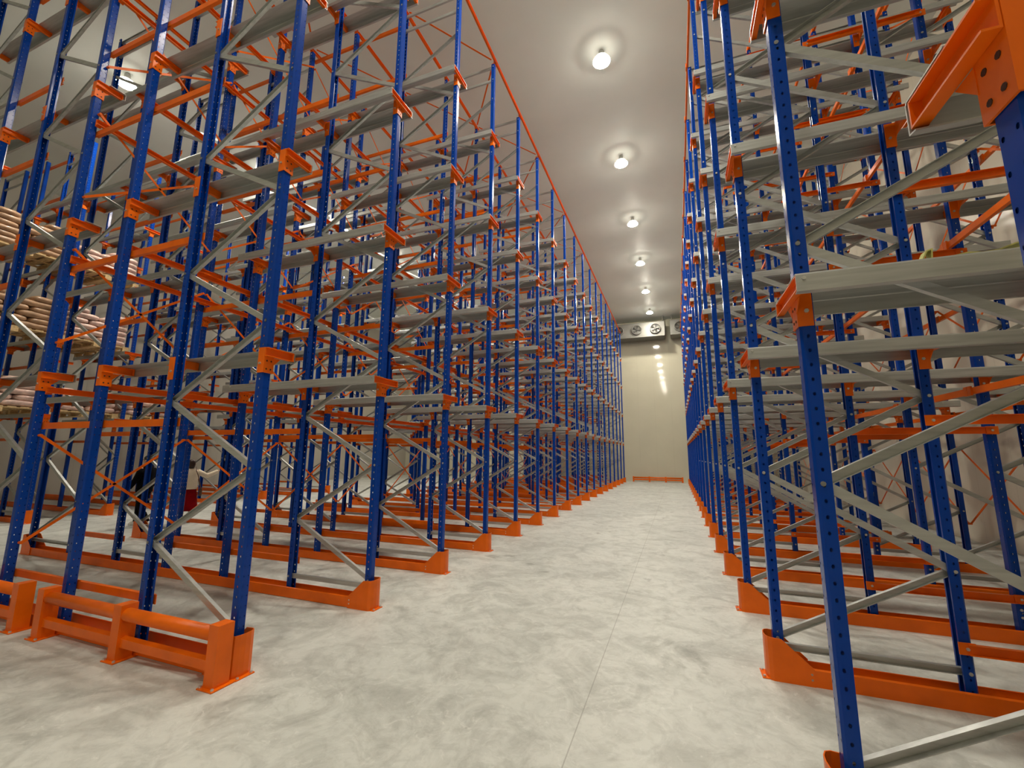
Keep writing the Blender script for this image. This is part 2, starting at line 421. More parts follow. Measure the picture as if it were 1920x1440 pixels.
# ------------------------------------------------------------------ rack things
def flip(sides, rot):
    if abs(rot) < 1e-6: return sides
    return ''.join(sorted({'+': '-', '-': '+'}[c] for c in sides))
def frame_nodes():
    z = NODE0; out = []
    while z + PITCH < ZT + .15:
        out.append((0, z)); out.append((1, z + NODE1 - NODE0)); z += PITCH
    return out
def upright_frame(X, Y, rot, D, sides, label, cat='rack frame', group=None, perf=False, spacers=None, inner=False):
    """two posts with zig-zag bracing; local x=0 is the face towards the aisle"""
    t = thing('upright_frame', (X, Y, 0), rot, label, cat, group)
    link('upright_post', ME_POST[(-1, perf)], t, (WX / 2, 0, 0))
    link('upright_post', ME_POST[(1, perf)], t, (D + WX / 2, 0, 0))
    for which, z in frame_nodes():
        nz = z + ((NODE1 - NODE0) if which == 0 else PITCH - (NODE1 - NODE0))
        if nz < ZT - .02: link('diagonal_brace', BR[D][which], t, (0, 0, z))
    for z in (NODE0 - .07, ZT - .40, ZT - .06): link('horizontal_brace', BR[D][2], t, (0, 0, z))
    if sides:
        key = flip(sides, rot); key = '+-' if len(key) == 2 else key
        for z in LEV:
            for i, x in enumerate((WX / 2, D + WX / 2)):       # saddles sit on the outward faces of the pair
                turn = i if not inner else 1 - i
                link('arm_bracket', ME_ARM[flip(key, PI) if turn and len(key) == 1 else key], t, (x, 0, z), PI * turn)
    if spacers:
        for z in SPZ: link('spacer_bar', spacers[0], t, (spacers[1], 0, z))
    return t
def lone_post(X, Y, rot, sides, label, perf, sp, before=DL, after=DL):
    t = thing('intermediate_upright', (X, Y, 0), rot, label, 'rack upright', None)
    link('upright_post', ME_POST[(-1, perf)], t, (0, 0, 0))
    key = flip(sides, rot); key = '+-' if len(key) == 2 else key
    for z in LEV: link('arm_bracket', ME_ARM[key], t, (0, 0, z))
    for z in SPZ:
        link('spacer_bar', sp, t, (-before, 0, z)); link('spacer_bar', sp, t, (0, 0, z + .0))
    return t
def simple_frame_mesh(D, sides, spacers_x=None):
    mb = MB(); s_pts = []
    for x, f in ((WX / 2, -1), (D + WX / 2, 1)):
        hx, hy, c = WX / 2, WY / 2, 0.012
        mb.sheet([(x - f * hx, -hy), (x + f * (hx - c), -hy), (x + f * hx, -hy + c), (x + f * hx, hy - c), (x + f * (hx - c), hy), (x - f * hx, hy)], .004 * f, lambda u, v, w: (u, v, w), 0, ZT, 0)
    for which, z in frame_nodes():
        nz = z + ((NODE1 - NODE0) if which == 0 else PITCH - (NODE1 - NODE0))
        if nz < ZT - .02:
            a, b = (WX / 2, D + WX / 2) if which == 0 else (D + WX / 2, WX / 2)
            mb.beam((a, 0, z), (b, 0, nz), CCH, .0035, (0, 0, 1), 2)
    for z in (NODE0 - .07, ZT - .40, ZT - .06): mb.beam((WX / 2, 0, z), (D + WX / 2, 0, z), CCH, .0035, (0, 0, 1), 2)
    for z in LEV:
        for x in (WX / 2, D + WX / 2):
            mb.box((x - WX / 2 - .007, -WY / 2 - .006, z - .235), (x + WX / 2 - .01, WY / 2 + .006, z - .004), 1)
            xf = x - WX / 2 - .008
            ch = [(xf - .036, z - 0.086), (xf, z - 0.086), (xf, z - 0.006), (xf - .036, z - 0.006)]
            mb.sheet(ch, 0.006, lambda u, v, w: (u, w, v), -ARM_Y if '-' in sides else -.05, ARM_Y if '+' in sides else .05, 1)
    return mb.mesh('upright_frame', [M_BLUE, M_ORANGE, M_GALV])
SIMPLE = {}
def frame_any(detail, X, Y, rot, D, sides, label, perf, spacers=None, inner=False):
    if detail: return upright_frame(X, Y, rot, D, sides, label, 'rack frame', None, perf, spacers, inner)
    key = (D, flip(sides, rot), spacers is not None)
    if key not in SIMPLE: SIMPLE[key] = simple_frame_mesh(D, key[1])
    t = tag(link('upright_frame', SIMPLE[key], None, (X, Y, 0), rot), label, 'rack frame')
    if spacers:
        for z in SPZ: link('spacer_bar', spacers[0], t, (spacers[1], 0, z))
    return t

# things the photograph shows nothing of; rails listed here are too far or hidden and go into one object at the end
SKIP = set('TR.11.3.0 RB.10.1.+ RB.7.0.+ RB.4.2.+ RA.17.3.- RR.12.0.- RR.11.1.- RR.10.1.- RT.6.2.- RR.8.0.+ RB.9.3.- RR.11.0.- RT.9.3.- RT.6.0.+ RA.16.2.+ RA.10.0.+ RT.7.3.- RA.17.2.+ RA.15.2.+ RB.8.0.+ RB.13.1.- RR.8.2.- RA.17.0.- RR.12.2.+ RA.16.1.+ RA.16.0.- RR.10.3.- RB.16.3.+ RA.11.0.+ RR.11.2.- RB.9.1.+ RA.18.0.- RA.15.1.+ RA.12.0.+ RB.7.2.+ RB.9.2.- RB.6.2.- RB.12.1.+ RA.17.3.+ RR.9.1.+ RR.8.3.- RB.14.1.- RT.9.1.- RB.17.2.- RR.13.0.- RT.7.3.+ RT.5.0.+ RB.13.1.+ RB.14.0.- RR.13.1.- RR.12.2.- RA.17.1.+ RR.14.0.- RR.11.0.+ RR.10.1.+ RR.13.3.- RB.13.2.- RT.9.1.+ RT.2.3.+ RR.15.1.- RB.13.0.- RB.12.2.- RB.14.3.+ RA.16.0.+ RR.9.3.- RT.7.2.- RR.14.2.- RR.10.2.- RR.11.1.+ RR.10.0.+ RB.15.3.- RB.12.3.- RB.10.0.+ RR.15.3.+ RB.9.0.+ RB.17.1.- RB.15.2.+ RB.15.1.+ RB.12.2.+ RB.11.0.+ RR.16.2.- RB.16.1.+ RB.16.0.- RB.15.3.+ RB.12.0.+ RB.18.1.- RB.18.0.- RB.17.2.+ RB.15.0.- RR.12.0.+ RB.9.2.+ RB.14.1.+ RR.15.0.- RR.14.1.- RB.17.0.- RB.14.0.+ RR.12.3.- RB.11.2.- RR.14.3.- RR.16.1.- RB.15.0.+ RB.13.0.+ RT.7.0.- RT.4.2.+ RR.17.0.- RR.13.2.- RB.18.2.- RB.16.2.+ RR.16.3.- RR.16.0.- RR.15.2.- RR.14.1.+ RB.17.1.+ RA.13.0.+ RT.7.1.+ RR.9.3.+ RA.14.0.+ RR.16.0.+ RR.15.1.+ RT.8.0.+ RR.17.3.- RR.17.2.- RR.17.1.- RR.15.3.- RR.13.1.+ RT.4.0.+ RA.15.0.+ RR.8.2.+ RR.14.2.+ RR.14.0.+ RR.12.3.+ RR.12.1.+ RB.16.3.- RB.16.0.+ RA.17.0.+ RR.16.2.+ RR.15.0.+ RR.13.0.+ RT.9.0.+ RT.7.2.+ RR.16.3.+ RR.16.1.+ RR.15.2.+ RR.14.3.+ RR.13.3.+ RR.11.2.+ RB.18.3.- RB.17.3.- RB.14.2.+ RT.9.2.- RT.9.2.+ RT.8.1.- RT.8.1.+ RT.8.0.- RT.7.0.+ RT.5.1.- RT.5.1.+ RT.5.0.- RT.2.3.- RT.2.2.- RT.2.2.+ RT.2.1.- RT.2.1.+ RT.2.0.- RT.2.0.+ RR.2.3.- RR.13.2.+ RR.1.3.- RR.1.3.+ RR.1.2.- RR.0.3.- RR.0.3.+ RR.0.2.- RR.0.2.+ RR.0.1.- RR.-1.3.+ RR.-1.2.+ RR.-1.1.+ RB.17.3.+ RB.17.0.+ RB.16.2.- RB.14.2.- RB.13.3.- RB.13.3.+ RB.10.3.+ RA.1.3.+ T1.2 T3.2 TG.2 TT.1.0 TT.1.1 TT.1.2 TT.1.3 BL.1.0 BL.1.1 BL.1.2 TT.2.0 BL.2.0 BL.2.1 BL.3.1 BL.4.2 TT.10.5 TT.11.3 BL.11.2 TL.12.2.2 TL.12.3.2 XL.12.2 XL.12.3 TL.13.2.2 TT.13.5 BL.13.2 TL.14.3.2 TL.14.3.3 TT.14.3 TT.14.5 XL.14.3 BL.14.1 BL.14.2 TL.15.2.1 TL.15.2.2 TL.15.2.3 TT.15.3 BL.15.2 TL.16.2.2 TL.16.2.3 TT.16.5 XL.16.3 BL.16.1 BL.16.2 TL.17.2.2 TL.17.2.3 TT.17.2 TT.17.5 XL.17.2 BL.17.2 TR.-1.2.0 TR.-1.2.1 TR.-1.2.2 TR.-1.2.3 TR.-1.3.0 TR.-1.3.1 TR.-1.3.2 TR.-1.3.3 TU.-1.0 TU.-1.1 TU.-1.2 TU.-1.3 XR.-1.0 XR.-1.1 XR.-1.2 XR.-1.3 XR.-1.4 TR.0.2.0 TR.0.2.1 TR.0.2.2 TR.0.2.3 TR.0.3.0 TR.0.3.1 TR.0.3.2 TR.0.3.3 TU.0.0 TU.0.1 TU.0.2 TU.0.3 XR.0.0 XR.0.1 XR.0.2 XR.0.3 XR.0.4 TR.1.2.2 TR.1.2.3 TR.1.3.0 TR.1.3.1 TR.1.3.2 TR.1.3.3 TU.1.0 TU.1.1 TU.1.2 TU.1.3 XR.1.0 XR.1.1 XR.1.2 XR.1.3 XR.1.4 TR.2.3.0 TR.2.3.1 TR.2.3.3 TU.2.0 TU.2.1 TU.2.2 TU.2.3 XR.2.0 XR.2.3 XR.2.4 TR.3.3.3 TR.4.3.3 TR.5.2.1 TR.5.2.2 TR.5.2.3 TR.5.3.1 TR.5.3.2 TR.5.3.3 TU.5.1 TU.5.2 TR.6.2.2 TR.6.3.2 TR.6.3.3 TU.6.1 TU.6.3 XR.6.4 TR.7.2.1 TR.7.3.3 TR.8.2.1 TR.8.2.2 TR.8.2.3 TR.8.3.0 TR.8.3.1 TR.8.3.2 TR.8.3.3 TU.8.1 TU.8.3 XR.8.0 XR.8.1 XR.8.2 XR.8.3 XR.8.4 TR.9.2.0 TR.9.2.1 TR.9.2.2 TR.9.2.3 TR.9.3.0 TR.9.3.1 TR.9.3.3 TU.9.1 TU.9.2 TU.9.3 XR.9.2 XR.9.3 XR.9.4 TR.10.2.1 TR.10.2.2 TR.10.2.3 TR.10.3.0 TR.10.3.1 TR.10.3.2 TR.10.3.3 TU.10.1 TU.10.2 TU.10.3 XR.10.2 XR.10.3 XR.10.4 TR.11.2.0 TR.11.2.1 TR.11.2.2 TR.11.3.1 TR.11.3.2 TR.11.3.3 TU.11.1 XR.11.1 XR.11.2 XR.11.3 XR.11.4 TR.12.2.0 TR.12.2.1 TR.12.2.2 TR.12.2.3 TR.12.3.0 TR.12.3.1 TR.12.3.2 TR.12.3.3 TU.12.1 TU.12.2 TU.12.3 XR.12.1 XR.12.4 TR.13.2.0 TR.13.2.1 TR.13.2.2 TR.13.2.3 TR.13.3.0 TR.13.3.1 TR.13.3.2 TR.13.3.3 TU.13.1 TU.13.2 TU.13.3 XR.13.0 XR.13.1 XR.13.2 XR.13.3 XR.13.4 TR.14.2.0 TR.14.2.1 TR.14.2.2 TR.14.2.3 TR.14.3.0 TR.14.3.1 TR.14.3.2 TR.14.3.3 TU.14.1 TU.14.2 TU.14.3 XR.14.0 XR.14.1 XR.14.2 XR.14.3 XR.14.4 TR.15.2.0 TR.15.2.1 TR.15.2.2 TR.15.2.3 TR.15.3.0 TR.15.3.1 TR.15.3.2 TR.15.3.3 TU.15.1 TU.15.2 TU.15.3 XR.15.0 XR.15.1 XR.15.2 XR.15.3 XR.15.4 TR.16.2.0 TR.16.2.1 TR.16.2.2 TR.16.2.3 TR.16.3.0 TR.16.3.1 TR.16.3.2 TR.16.3.3 TU.16.1 TU.16.3 XR.16.1 XR.16.2 XR.16.3 XR.16.4'.split())
def seen(*key): return '.'.join(str(q) for q in key) not in SKIP
REST = []

def guide_rail(X, Y, rot, L, me, both, label):
    t = thing('floor_guide_rail', (X, Y, 0), rot, label, 'guide rail')
    for m in me: link('guide_channel', m, t)
    link('entry_shoe', ME_SHOE, t)
    if both: link('entry_shoe', ME_SHOE, t, (L, 0, 0), math.pi)
    return t

PI = math.pi
LEN_L = 6 * DL + WX
LEN_R = 3 * DR + WX
GL = [guide_side(LEN_L, s, 0.10) for s in (-1, 1)]
def guide_side_open(L, sgn):
    y = sgn * 0.088
    path = [(y - sgn * 0.035, 0.005), (y, 0.005), (y, 0.118), (y - sgn * .012, 0.126)]
    return MB().sheet(path, 0.005, lambda u, v, w: (w, u, v), 0.10, L).mesh('guide_channel', M_ORANGE)
GR = [guide_side_open(LEN_R + .15, s) for s in (-1, 1)]
RAIL_A = {s: rail_mesh(2 * DL + WX + .08, s) for s in (-1, 1)}       # aisle half of the left block: posts 0-2
RAIL_B = {s: rail_mesh(3 * DL + WX + .08, s) for s in (-1, 1)}       # far half: posts 6-3
RAIL_R = {s: rail_mesh(LEN_R + .05, s) for s in (-1, 1)}

PX = [XL - WX / 2 - DL * j for j in range(7)]                        # post centres of the left block
XEND = XL - LEN_L

# ---- left block
for k in range(1, NL + 1):
    Y = yl(k); det = k <= 9; perf = k <= 4
    sd = '+' if k == 1 else ('-' if k == NL else '+-')
    o = ORD[k]
    frame_any(det, XL, Y, PI, DL, sd, f'blue upright frame on left edge of the central aisle, {o} row from camera', perf)
    if seen('LP', k): lone_post(PX[2], Y, PI, sd, f'single blue upright amid left racking, {o} row from camera, orange spacer bars', perf, ME_SPL)
    if seen('LF3', k): frame_any(det and k < 8, PX[3] + WX / 2, Y, PI, DL, sd, f'blue upright frame just past the middle of left racking, {o} row from camera', perf, (ME_SPL, DL + WX / 2))
    if seen('LF5', k): frame_any(det and k < 8, XEND, Y, 0, DL, sd, f'blue upright frame at back edge of left racking by second aisle, {o} row', perf)
    guide_rail(XL, Y, PI, LEN_L, GL, True, f'orange floor guide rail under left racking, {o} row from camera')
    for li, z in enumerate(LEV):
        for side in sd:
            wrd = 'near' if side == '-' else 'far'; loc = 1 if side == '+' else -1
            if seen('RA', k, li, side):
                tag(link('pallet_rail', RAIL_A[-loc], None, (XL, Y, z), PI), f'grey pallet rail, {LEVN[li]} level, {wrd} side of {o} left row, central aisle half', 'pallet rail', 'grey pallet rails of the left racking')
            else: REST.append((RAIL_A[-loc], (XL, Y, z), PI))
            if seen('RB', k, li, side):
                tag(link('pallet_rail', RAIL_B[loc], None, (XEND, Y, z), 0), f'grey pallet rail, {LEVN[li]} level, {wrd} side of {o} left row, back half', 'pallet rail', 'grey pallet rails of the left racking')
            else: REST.append((RAIL_B[loc], (XEND, Y, z), 0))

# ---- right block
for r in range(RR0, RR1 + 1):
    Y = yr(r); n = r - RR0 + 1; o = ORD[n]; det = n <= 10; perf = n <= 5
    sd = '+' if r == RR0 else ('-' if r == RR1 else '+-')
    frame_any(det, XR, Y, 0, DR, sd, f'blue upright frame on right edge of the central aisle, {o} row from camera', perf)
    if seen('RF2', r): frame_any(det and n < 8, XR + 2 * DR, Y, 0, DR, sd, f'blue upright frame near right wall, {o} row from camera, orange spacer bars', perf, (ME_SPR, -DR + WX / 2), True)
    guide_rail(XR, Y, 0, LEN_R, GR, False, f'orange floor guide rail under right racking, {o} row from camera')
    for li, z in enumerate(LEV):
        for side in sd:
            wrd = 'near' if side == '-' else 'far'; loc = 1 if side == '+' else -1
            if seen('RR', r, li, side):
                tag(link('pallet_rail', RAIL_R[loc], None, (XR, Y, z), 0), f'grey pallet rail, {LEVN[li]} level, {wrd} side of {o} right row', 'pallet rail', 'grey pallet rails of the right racking')
            else: REST.append((RAIL_R[loc], (XR, Y, z), 0))

# ---- third block, across the second aisle
for k in range(2, 10):
    Y = yl(k); o = ORD[k - 1]
    if seen('T0', k): frame_any(True, X3, Y, PI, DL, '+-', f'blue upright frame on far side of second aisle, {o} visible row', k <= 5)
    if seen('T1', k): lone_post(X3 - WX / 2 - 2 * DL, Y, PI, '+-', f'single blue upright behind stored pallets beyond second aisle, {o} visible row', False, ME_SPL)
    if seen('T3', k): frame_any(False, X3 - 3 * DL, Y, PI, DL, '+-', f'blue upright frame deep behind stored pallets beyond second aisle, {o} visible row', False)
    if seen('TG', k): guide_rail(X3, Y, PI, LEN_L, GL, False, f'orange floor guide rail beyond second aisle, {o} visible row')
    for li, z in enumerate(LEV):
        for side in '+-':
            wrd = 'near' if side == '-' else 'far'; loc = 1 if side == '+' else -1
            if seen('RT', k, li, side):
                tag(link('pallet_rail', RAIL_A[-loc], None, (X3, Y, z), PI), f'grey pallet rail, {LEVN[li]} level, {wrd} side of {o} row beyond second aisle', 'pallet rail', 'grey pallet rails beyond the second aisle')
            else: REST.append((RAIL_A[-loc], (X3, Y, z), PI))

# ---- tie beams along the hall
def tie_mesh(L):
    return MB().sheet([(0.03, -0.035), (-0.012, -0.035), (-0.012, 0.035), (0.03, 0.035)], -0.004, lambda u, v, w: (u, w, v), 0.003, L - .003).box((-.030, .003, -.05), (-.012, .06, .05)).box((-.030, L - .06, -.05), (-.012, L - .003, .05)).mesh('tie_bar', M_ORANGE)
ME_TIE = tie_mesh(S)
TIEZ = [z * K for z in (2.18, 3.64, 5.33, 7.05)]
def tie(X, Y, z, label, grp):
    return tag(link('tie_bar', ME_TIE, None, (X, Y, z)), label, 'tie beam', grp)
def top_brace_mesh(dx):
    p0, p1 = Vector((0, 0, 0)).lerp(Vector((dx, S, 0)), .03), Vector((dx, S, 0)).lerp(Vector((0, 0, 0)), .03)
    return MB().beam(p0, p1, [(-.018, 0), (.018, 0)], .005, (0, 0, 1)).mesh('top_brace', M_ORANGE)
ME_TB = {d: top_brace_mesh(d) for d in (-DL, DL, -DR, DR)}
def xbrace_mesh(h):
    out = []
    for a, b in ((0, h), (h, 0)):
        mb = MB().beam((0, .03, a), (0, S - .03, b), [(0, -.016), (0, .016)], .005, (0, 0, 1))
        for y, z in ((.03, a), (S - .03, b)): mb.cyl((-.040, y, z), (1, 0, 0), .016, .05, 8)
        out.append(mb.mesh('brace_rod', M_ORANGE))
    return out
ME_XB = xbrace_mesh(1.06 * K)
XBZ = [z * K for z in (0.65, 2.70, 4.40, 6.10, 7.78)]
def cross_brace(X, Y, z, label):
    t = thing('cross_brace', (X, Y, z), 0, label, 'cross brace')
    for m in ME_XB: link('brace_rod', m, t)
LVW = ['lowest', 'second', 'third', 'fourth', 'fifth']
for k in range(1, NL):
    Y = yl(k); a, b = ORD[k], ORD[k + 1]
    for j, nm in ((2, 'spine'), (3, 'rear spine')):
        for i, z in enumerate(TIEZ):
            if seen('TL', k, j, i): tie(PX[j] + (-WX / 2 - .05 if j == 2 else WX / 2 + .06), Y, z, f'orange {LVW[i]} tie beam on {nm} of left racking, rows {a} to {b}', 'orange tie beams of the left racking')
    for j, nm in ((0, 'aisle edge'), (1, 'second post line'), (2, 'spine line'), (3, 'rear spine line'), (5, 'back post line')):
        if seen('TT', k, j): tie(PX[j] + (.05 if j == 0 else 0), Y, ZT + .053, f'orange tie beam across post tops, left {nm}, rows {a} to {b}', 'orange top tie beams of the left racking')
    for i, z in enumerate(XBZ):
        if seen('XL', k, i): cross_brace(PX[3] + WX / 2 + .045, Y, z, f'orange crossed brace in left racking, {LVW[i]} of its stack, rows {a} to {b}')
    for j in (0, 1, 2):
        d = DL if (k + j) % 2 else -DL
        if seen('BL', k, j): tag(link('top_brace', ME_TB[d], None, (PX[j] if d < 0 else PX[j + 1], Y, ZT + .112 + .01 * j)), f'thin orange roof brace over left racking, {LVW[j]} strip, rows {a} to {b}', 'roof brace')
PR = [XR + WX / 2 + DR * j for j in range(4)]
for r in range(RR0, RR1):
    Y = yr(r); n = r - RR0 + 1; a, b = ORD[n], ORD[n + 1]
    for j, nm in ((2, 'middle line'), (3, 'wall line')):
        for i, z in enumerate(TIEZ):
            if seen('TR', r, j, i): tie(PR[j] + (-WX / 2 - .055 if j == 2 else WX / 2 + .06), Y, z, f'orange {LVW[i]} tie beam on {nm} of right racking, rows {a} to {b}', 'orange tie beams of the right racking')
    for j, nm in ((0, 'aisle edge'), (1, 'second post line'), (2, 'middle line'), (3, 'wall line')):
        if seen('TU', r, j): tie(PR[j] - (.05 if j == 0 else 0), Y, ZT + .053, f'orange tie beam across post tops, right {nm}, rows {a} to {b}', 'orange top tie beams of the right racking')
    for i, z in enumerate(XBZ):
        if seen('XR', r, i): cross_brace(PR[3] + WX / 2 + .045, Y, z, f'orange crossed brace by right wall, {LVW[i]} of its stack, rows {a} to {b}')

if REST:
    rest = MB()
    for me, loc, rot in REST:
        mx = Matrix.Translation(Vector(loc)) @ Matrix.Rotation(rot, 4, 'Z')
        rest.add([mx @ v.co for v in me.vertices], [tuple(p.vertices) for p in me.polygons])
    tag(link('pallet_rails', rest.mesh('pallet_rails', M_GALV)), 'distant grey pallet rails deep inside the racking, too small to tell apart', 'pallet rails', None, 'stuff')

# ------------------------------------------------------------------ barriers
def barrier(X, Y, L, n, label, rot=0.0, h=0.455):
    """low orange guard: posts on base plates carrying a round top rail and a lower rail; local x along it"""
    t = thing('guard_barrier', (X, Y, 0), rot, label, 'barrier', None)
    for i in range(n):
        x = i * L / (n - 1); mb = MB()
        mb.sheet([(x - .045, .062), (x - .045, -.062), (x + .045, -.062), (x + .045, .062)], -.008, lambda u, v, w: (u, v, w), .008, h)
        mb.box((x - .045, -.062, h - .008), (x + .045, .062, h))
        p = link('barrier_post', mb.mesh('barrier_post', M_ORANGE), t)
        q = MB().bevbox((x - .085, -.10, 0), (x + .085, .10, .01), .003)
        for a in (-.065, .065):
            q.cyl((x + a, -.08, .008), (0, 0, 1), .012, .016, 6, 1)
        link('base_plate', q.mesh('base_plate', [M_ORANGE, M_BOLT]), p)
    link('top_rail', MB().tube([(-.02, -.012, h - .085), (L + .02, -.012, h - .085)], .055, 14).mesh('top_rail', M_ORANGE, True), t)
    link('lower_rail', MB().sheet([(-.01, .10), (-.048, .115), (-.048, .185), (-.01, .20)], -.005, lambda u, v, w: (w, u, v), 0, L).mesh('lower_rail', M_ORANGE), t)
    return t
YB = 2.285 * K
barrier(-5.09 * K, YB, 2.11 * K, 3, 'low orange guard barrier at foot of first left row, ending at central aisle')
barrier(-7.62 * K, YB, 2.13 * K, 3, 'low orange guard barrier beside first left row, cut by left edge')
barrier(-2.60 * K, 28.28 * K, 2.84 * K, 4, 'low orange guard barrier along the far cream wall', 0, .37)

# ------------------------------------------------------------------ ceiling lamps
def lamp_meshes():
    hs = MB().loft([[(r * math.cos(a * PI / 10), r * math.sin(a * PI / 10), z) for a in range(20)] for r, z in ((.05, .30), (.07, .28), (.07, .18), (.11, .16), (.11, .13), (.05, .13))]).mesh('housing', M_HOUSING, True)
    ln = MB().loft([[(r * math.cos(a * PI / 10), r * math.sin(a * PI / 10), z) for a in range(20)] for r, z in ((.212, .0), (.195, -.016), (.14, -.036), (.07, -.047), (.02, -.05))]).mesh('lens', M_LENS, True)
    co = MB().loft([[(r * math.cos(a * PI / 10), r * math.sin(a * PI / 10), z) for a in range(20)] for r, z in ((.10, .13), (.165, .09), (.205, .03), (.213, .0))]).mesh('fill_collar', M_COLLAR, True)
    st = MB().cyl((0, 0, .29), (0, 0, 1), .02, CZ - 10.02 * K - .29, 8).mesh('stem', M_HOUSING)
    return hs, ln, st, co
LH, LN, LS, LC = lamp_meshes()
def lamp(x, y, label, grp):
    t = thing('ceiling_lamp', (x, y, 10.02 * K), 0, label, 'lamp', grp)
    link('housing', LH, t); link('lens', LN, t); link('stem', LS, t); link('fill_collar', LC, t)
for i in range(-3, 6):
    y = (8.25 + 3.56 * i) * K
    lab = f'glowing round ceiling lamp over central aisle, {ORD[i + 1]} from camera' if i >= 0 else 'round ceiling lamp over central aisle behind the camera'
    lamp(-1.11 * K, y, lab, 'lamps over the central aisle')
for i in range(0, 6):
    y = (5.0 + 3.56 * i) * K
    lab = 'glowing round ceiling lamp over second aisle, seen through left racking' if i == 0 else f'round ceiling lamp over second aisle, {ORD[i + 1]} along it'
    lamp(-11.6 * K, y, lab, 'lamps over the second aisle')

# ------------------------------------------------------------------ air coolers on the far wall
def cooler(X0, L, nf, label):
    t = thing('air_cooler', (X0, 27.42 * K, 9.02 * K), 0, label, 'air cooler')
    H, Dp = 0.87 * K, 1.2
    b = MB().bevbox((0, 0.03, 0), (L, Dp, H), .02)
    b.box((0.02, -0.02, -.09), (L - .02, Dp, -.0))
    link('casing', b.mesh('casing', M_ALU), t)
    link('coil', MB().box((.05, Dp, .05), (L - .05, Dp + .08, H - .05)).mesh('coil', M_FIN), t)
    for i in range(nf):
        x = L * (i + .5) / nf; r = .33; zc = H * .46
        fr = MB()
        circ = lambda R, y: [(x + R * math.cos(a * PI / 14), y, zc + R * math.sin(a * PI / 14)) for a in range(28)]
        fr.loft([circ(r * 1.12, .03), circ(r * 1.12, -.10), circ(r * 1.0, -.13), circ(r * .96, -.10), circ(r * .96, .0)], 0, False)
        f = link('fan_shroud', fr.mesh('fan_shroud', M_ALU, True), t)
        bl = MB().cyl((x, -.02, zc), (0, -1, 0), .085, .07, 14)
        for q in range(5):
            a0 = q * 2 * PI / 5; pts = []
            for (rr, da, yy) in ((.08, -.2, -.03), (.30, -.3, -.06), (.31, .32, -.02), (.08, .25, .0)):
                pts.append((x + rr * math.cos(a0 + da), yy, zc + rr * math.sin(a0 + da)))
            bl.add(pts + [(p[0], p[1] + .006, p[2]) for p in pts], [(0, 1, 2, 3), (7, 6, 5, 4), (0, 4, 5, 1), (1, 5, 6, 2), (2, 6, 7, 3), (3, 7, 4, 0)])
        link('fan_blades', bl.mesh('fan_blades', M_BLACK), f)
        g = MB()
        for R in (.08, .15, .22, .29):
            g.tube([(x + R * math.cos(a * PI / 12), -.125, zc + R * math.sin(a * PI / 12)) for a in range(25)], .006, 5)
        for a in range(4):
            g.tube([(x + .32 * math.cos(a * PI / 4), -.125, zc + .32 * math.sin(a * PI / 4)), (x - .32 * math.cos(a * PI / 4), -.125, zc - .32 * math.sin(a * PI / 4))], .005, 5)
        link('fan_guard', g.mesh('fan_guard', M_ALU, True), f)
    for x in (.12, L - .12):
        link('hanger', MB().box((x - .03, .3, H), (x + .03, .36, CZ - 9.02 * K)).box((x - .03, .9, H), (x + .03, .96, CZ - 9.02 * K)).mesh('hanger', M_ALU), t)
cooler(-3.68 * K, 3.36 * K, 3, 'wide metal air cooler with three fans high on far wall')
cooler(-0.02 * K, 3.36 * K, 3, 'metal air cooler at far wall, partly hidden by right racking')

# ------------------------------------------------------------------ stored pallets
def pallet_meshes():
    w, d = 1.0, 1.2
    top = MB(); 
    for i in range(7):
        y = -w / 2 + i * (w - .1) / 6
        top.box((-d / 2, y, .122), (d / 2, y + .1, .144))
    for x in (-d / 2, -.05, d / 2 - .1): top.box((x, -w / 2, .10), (x + .1, w / 2, .122))
    blocks = MB()
    for x in (-d / 2, -.05, d / 2 - .1):
        for y in (-w / 2, -.05, w / 2 - .1): blocks.box((x, y, .022), (x + .1, y + .1, .10))
    bot = MB()
    for y in (-w / 2, -.05, w / 2 - .1): bot.box((-d / 2, y, 0), (d / 2, y + .1, .022))
    return [top.mesh('top_boards', M_WOOD), blocks.mesh('blocks', M_WOOD), bot.mesh('bottom_boards', M_WOOD)]
PALLET = pallet_meshes()
def bag_ring(cx, cy, lx, ly, z, sc, seed):
    rnd = random.Random(seed); out = []
    for a in range(16):
        t = a * PI / 8; e = 0.45
        x = math.copysign(abs(math.cos(t)) ** e, math.cos(t)) * lx / 2 * sc; y = math.copysign(abs(math.sin(t)) ** e, math.sin(t)) * ly / 2 * sc
        out.append((cx + x * rnd.uniform(.97, 1.03), cy + y * rnd.uniform(.97, 1.03), z + rnd.uniform(-.006, .006)))
    return out
def wrapped_load(X, Y, z, layers, m, label, lean=0.0):
    t = thing('wrapped_load', (X, Y, z), 0, label, 'pallet load')
    hb = .135; b = MB(); sd = int(X * 7 + Y * 31 + z * 13)
    for l in range(layers):
        nx, ny = ((2, 3) if l % 2 else (3, 2))
        for i in range(nx):
            for j in range(ny):
                if l == layers - 1 and (i + j) % 3 == 2: continue
                lx, ly = 1.12 / nx, 1.0 / ny
                cx, cy = -.56 + (i + .5) * lx + lean * l, -.5 + (j + .5) * ly
                z0 = l * hb; s2 = sd + l * 17 + i * 5 + j
                b.loft([bag_ring(cx, cy, lx, ly, z0 + .0, .80, s2), bag_ring(cx, cy, lx, ly, z0 + .04, 1.0, s2 + 1), bag_ring(cx, cy, lx, ly, z0 + .10, .99, s2 + 2), bag_ring(cx, cy, lx, ly, z0 + hb + .004, .76, s2 + 3)])
    link('sacks', b.mesh('sacks', m, True), t); t.scale = (1.08, 1.4, 1.08)
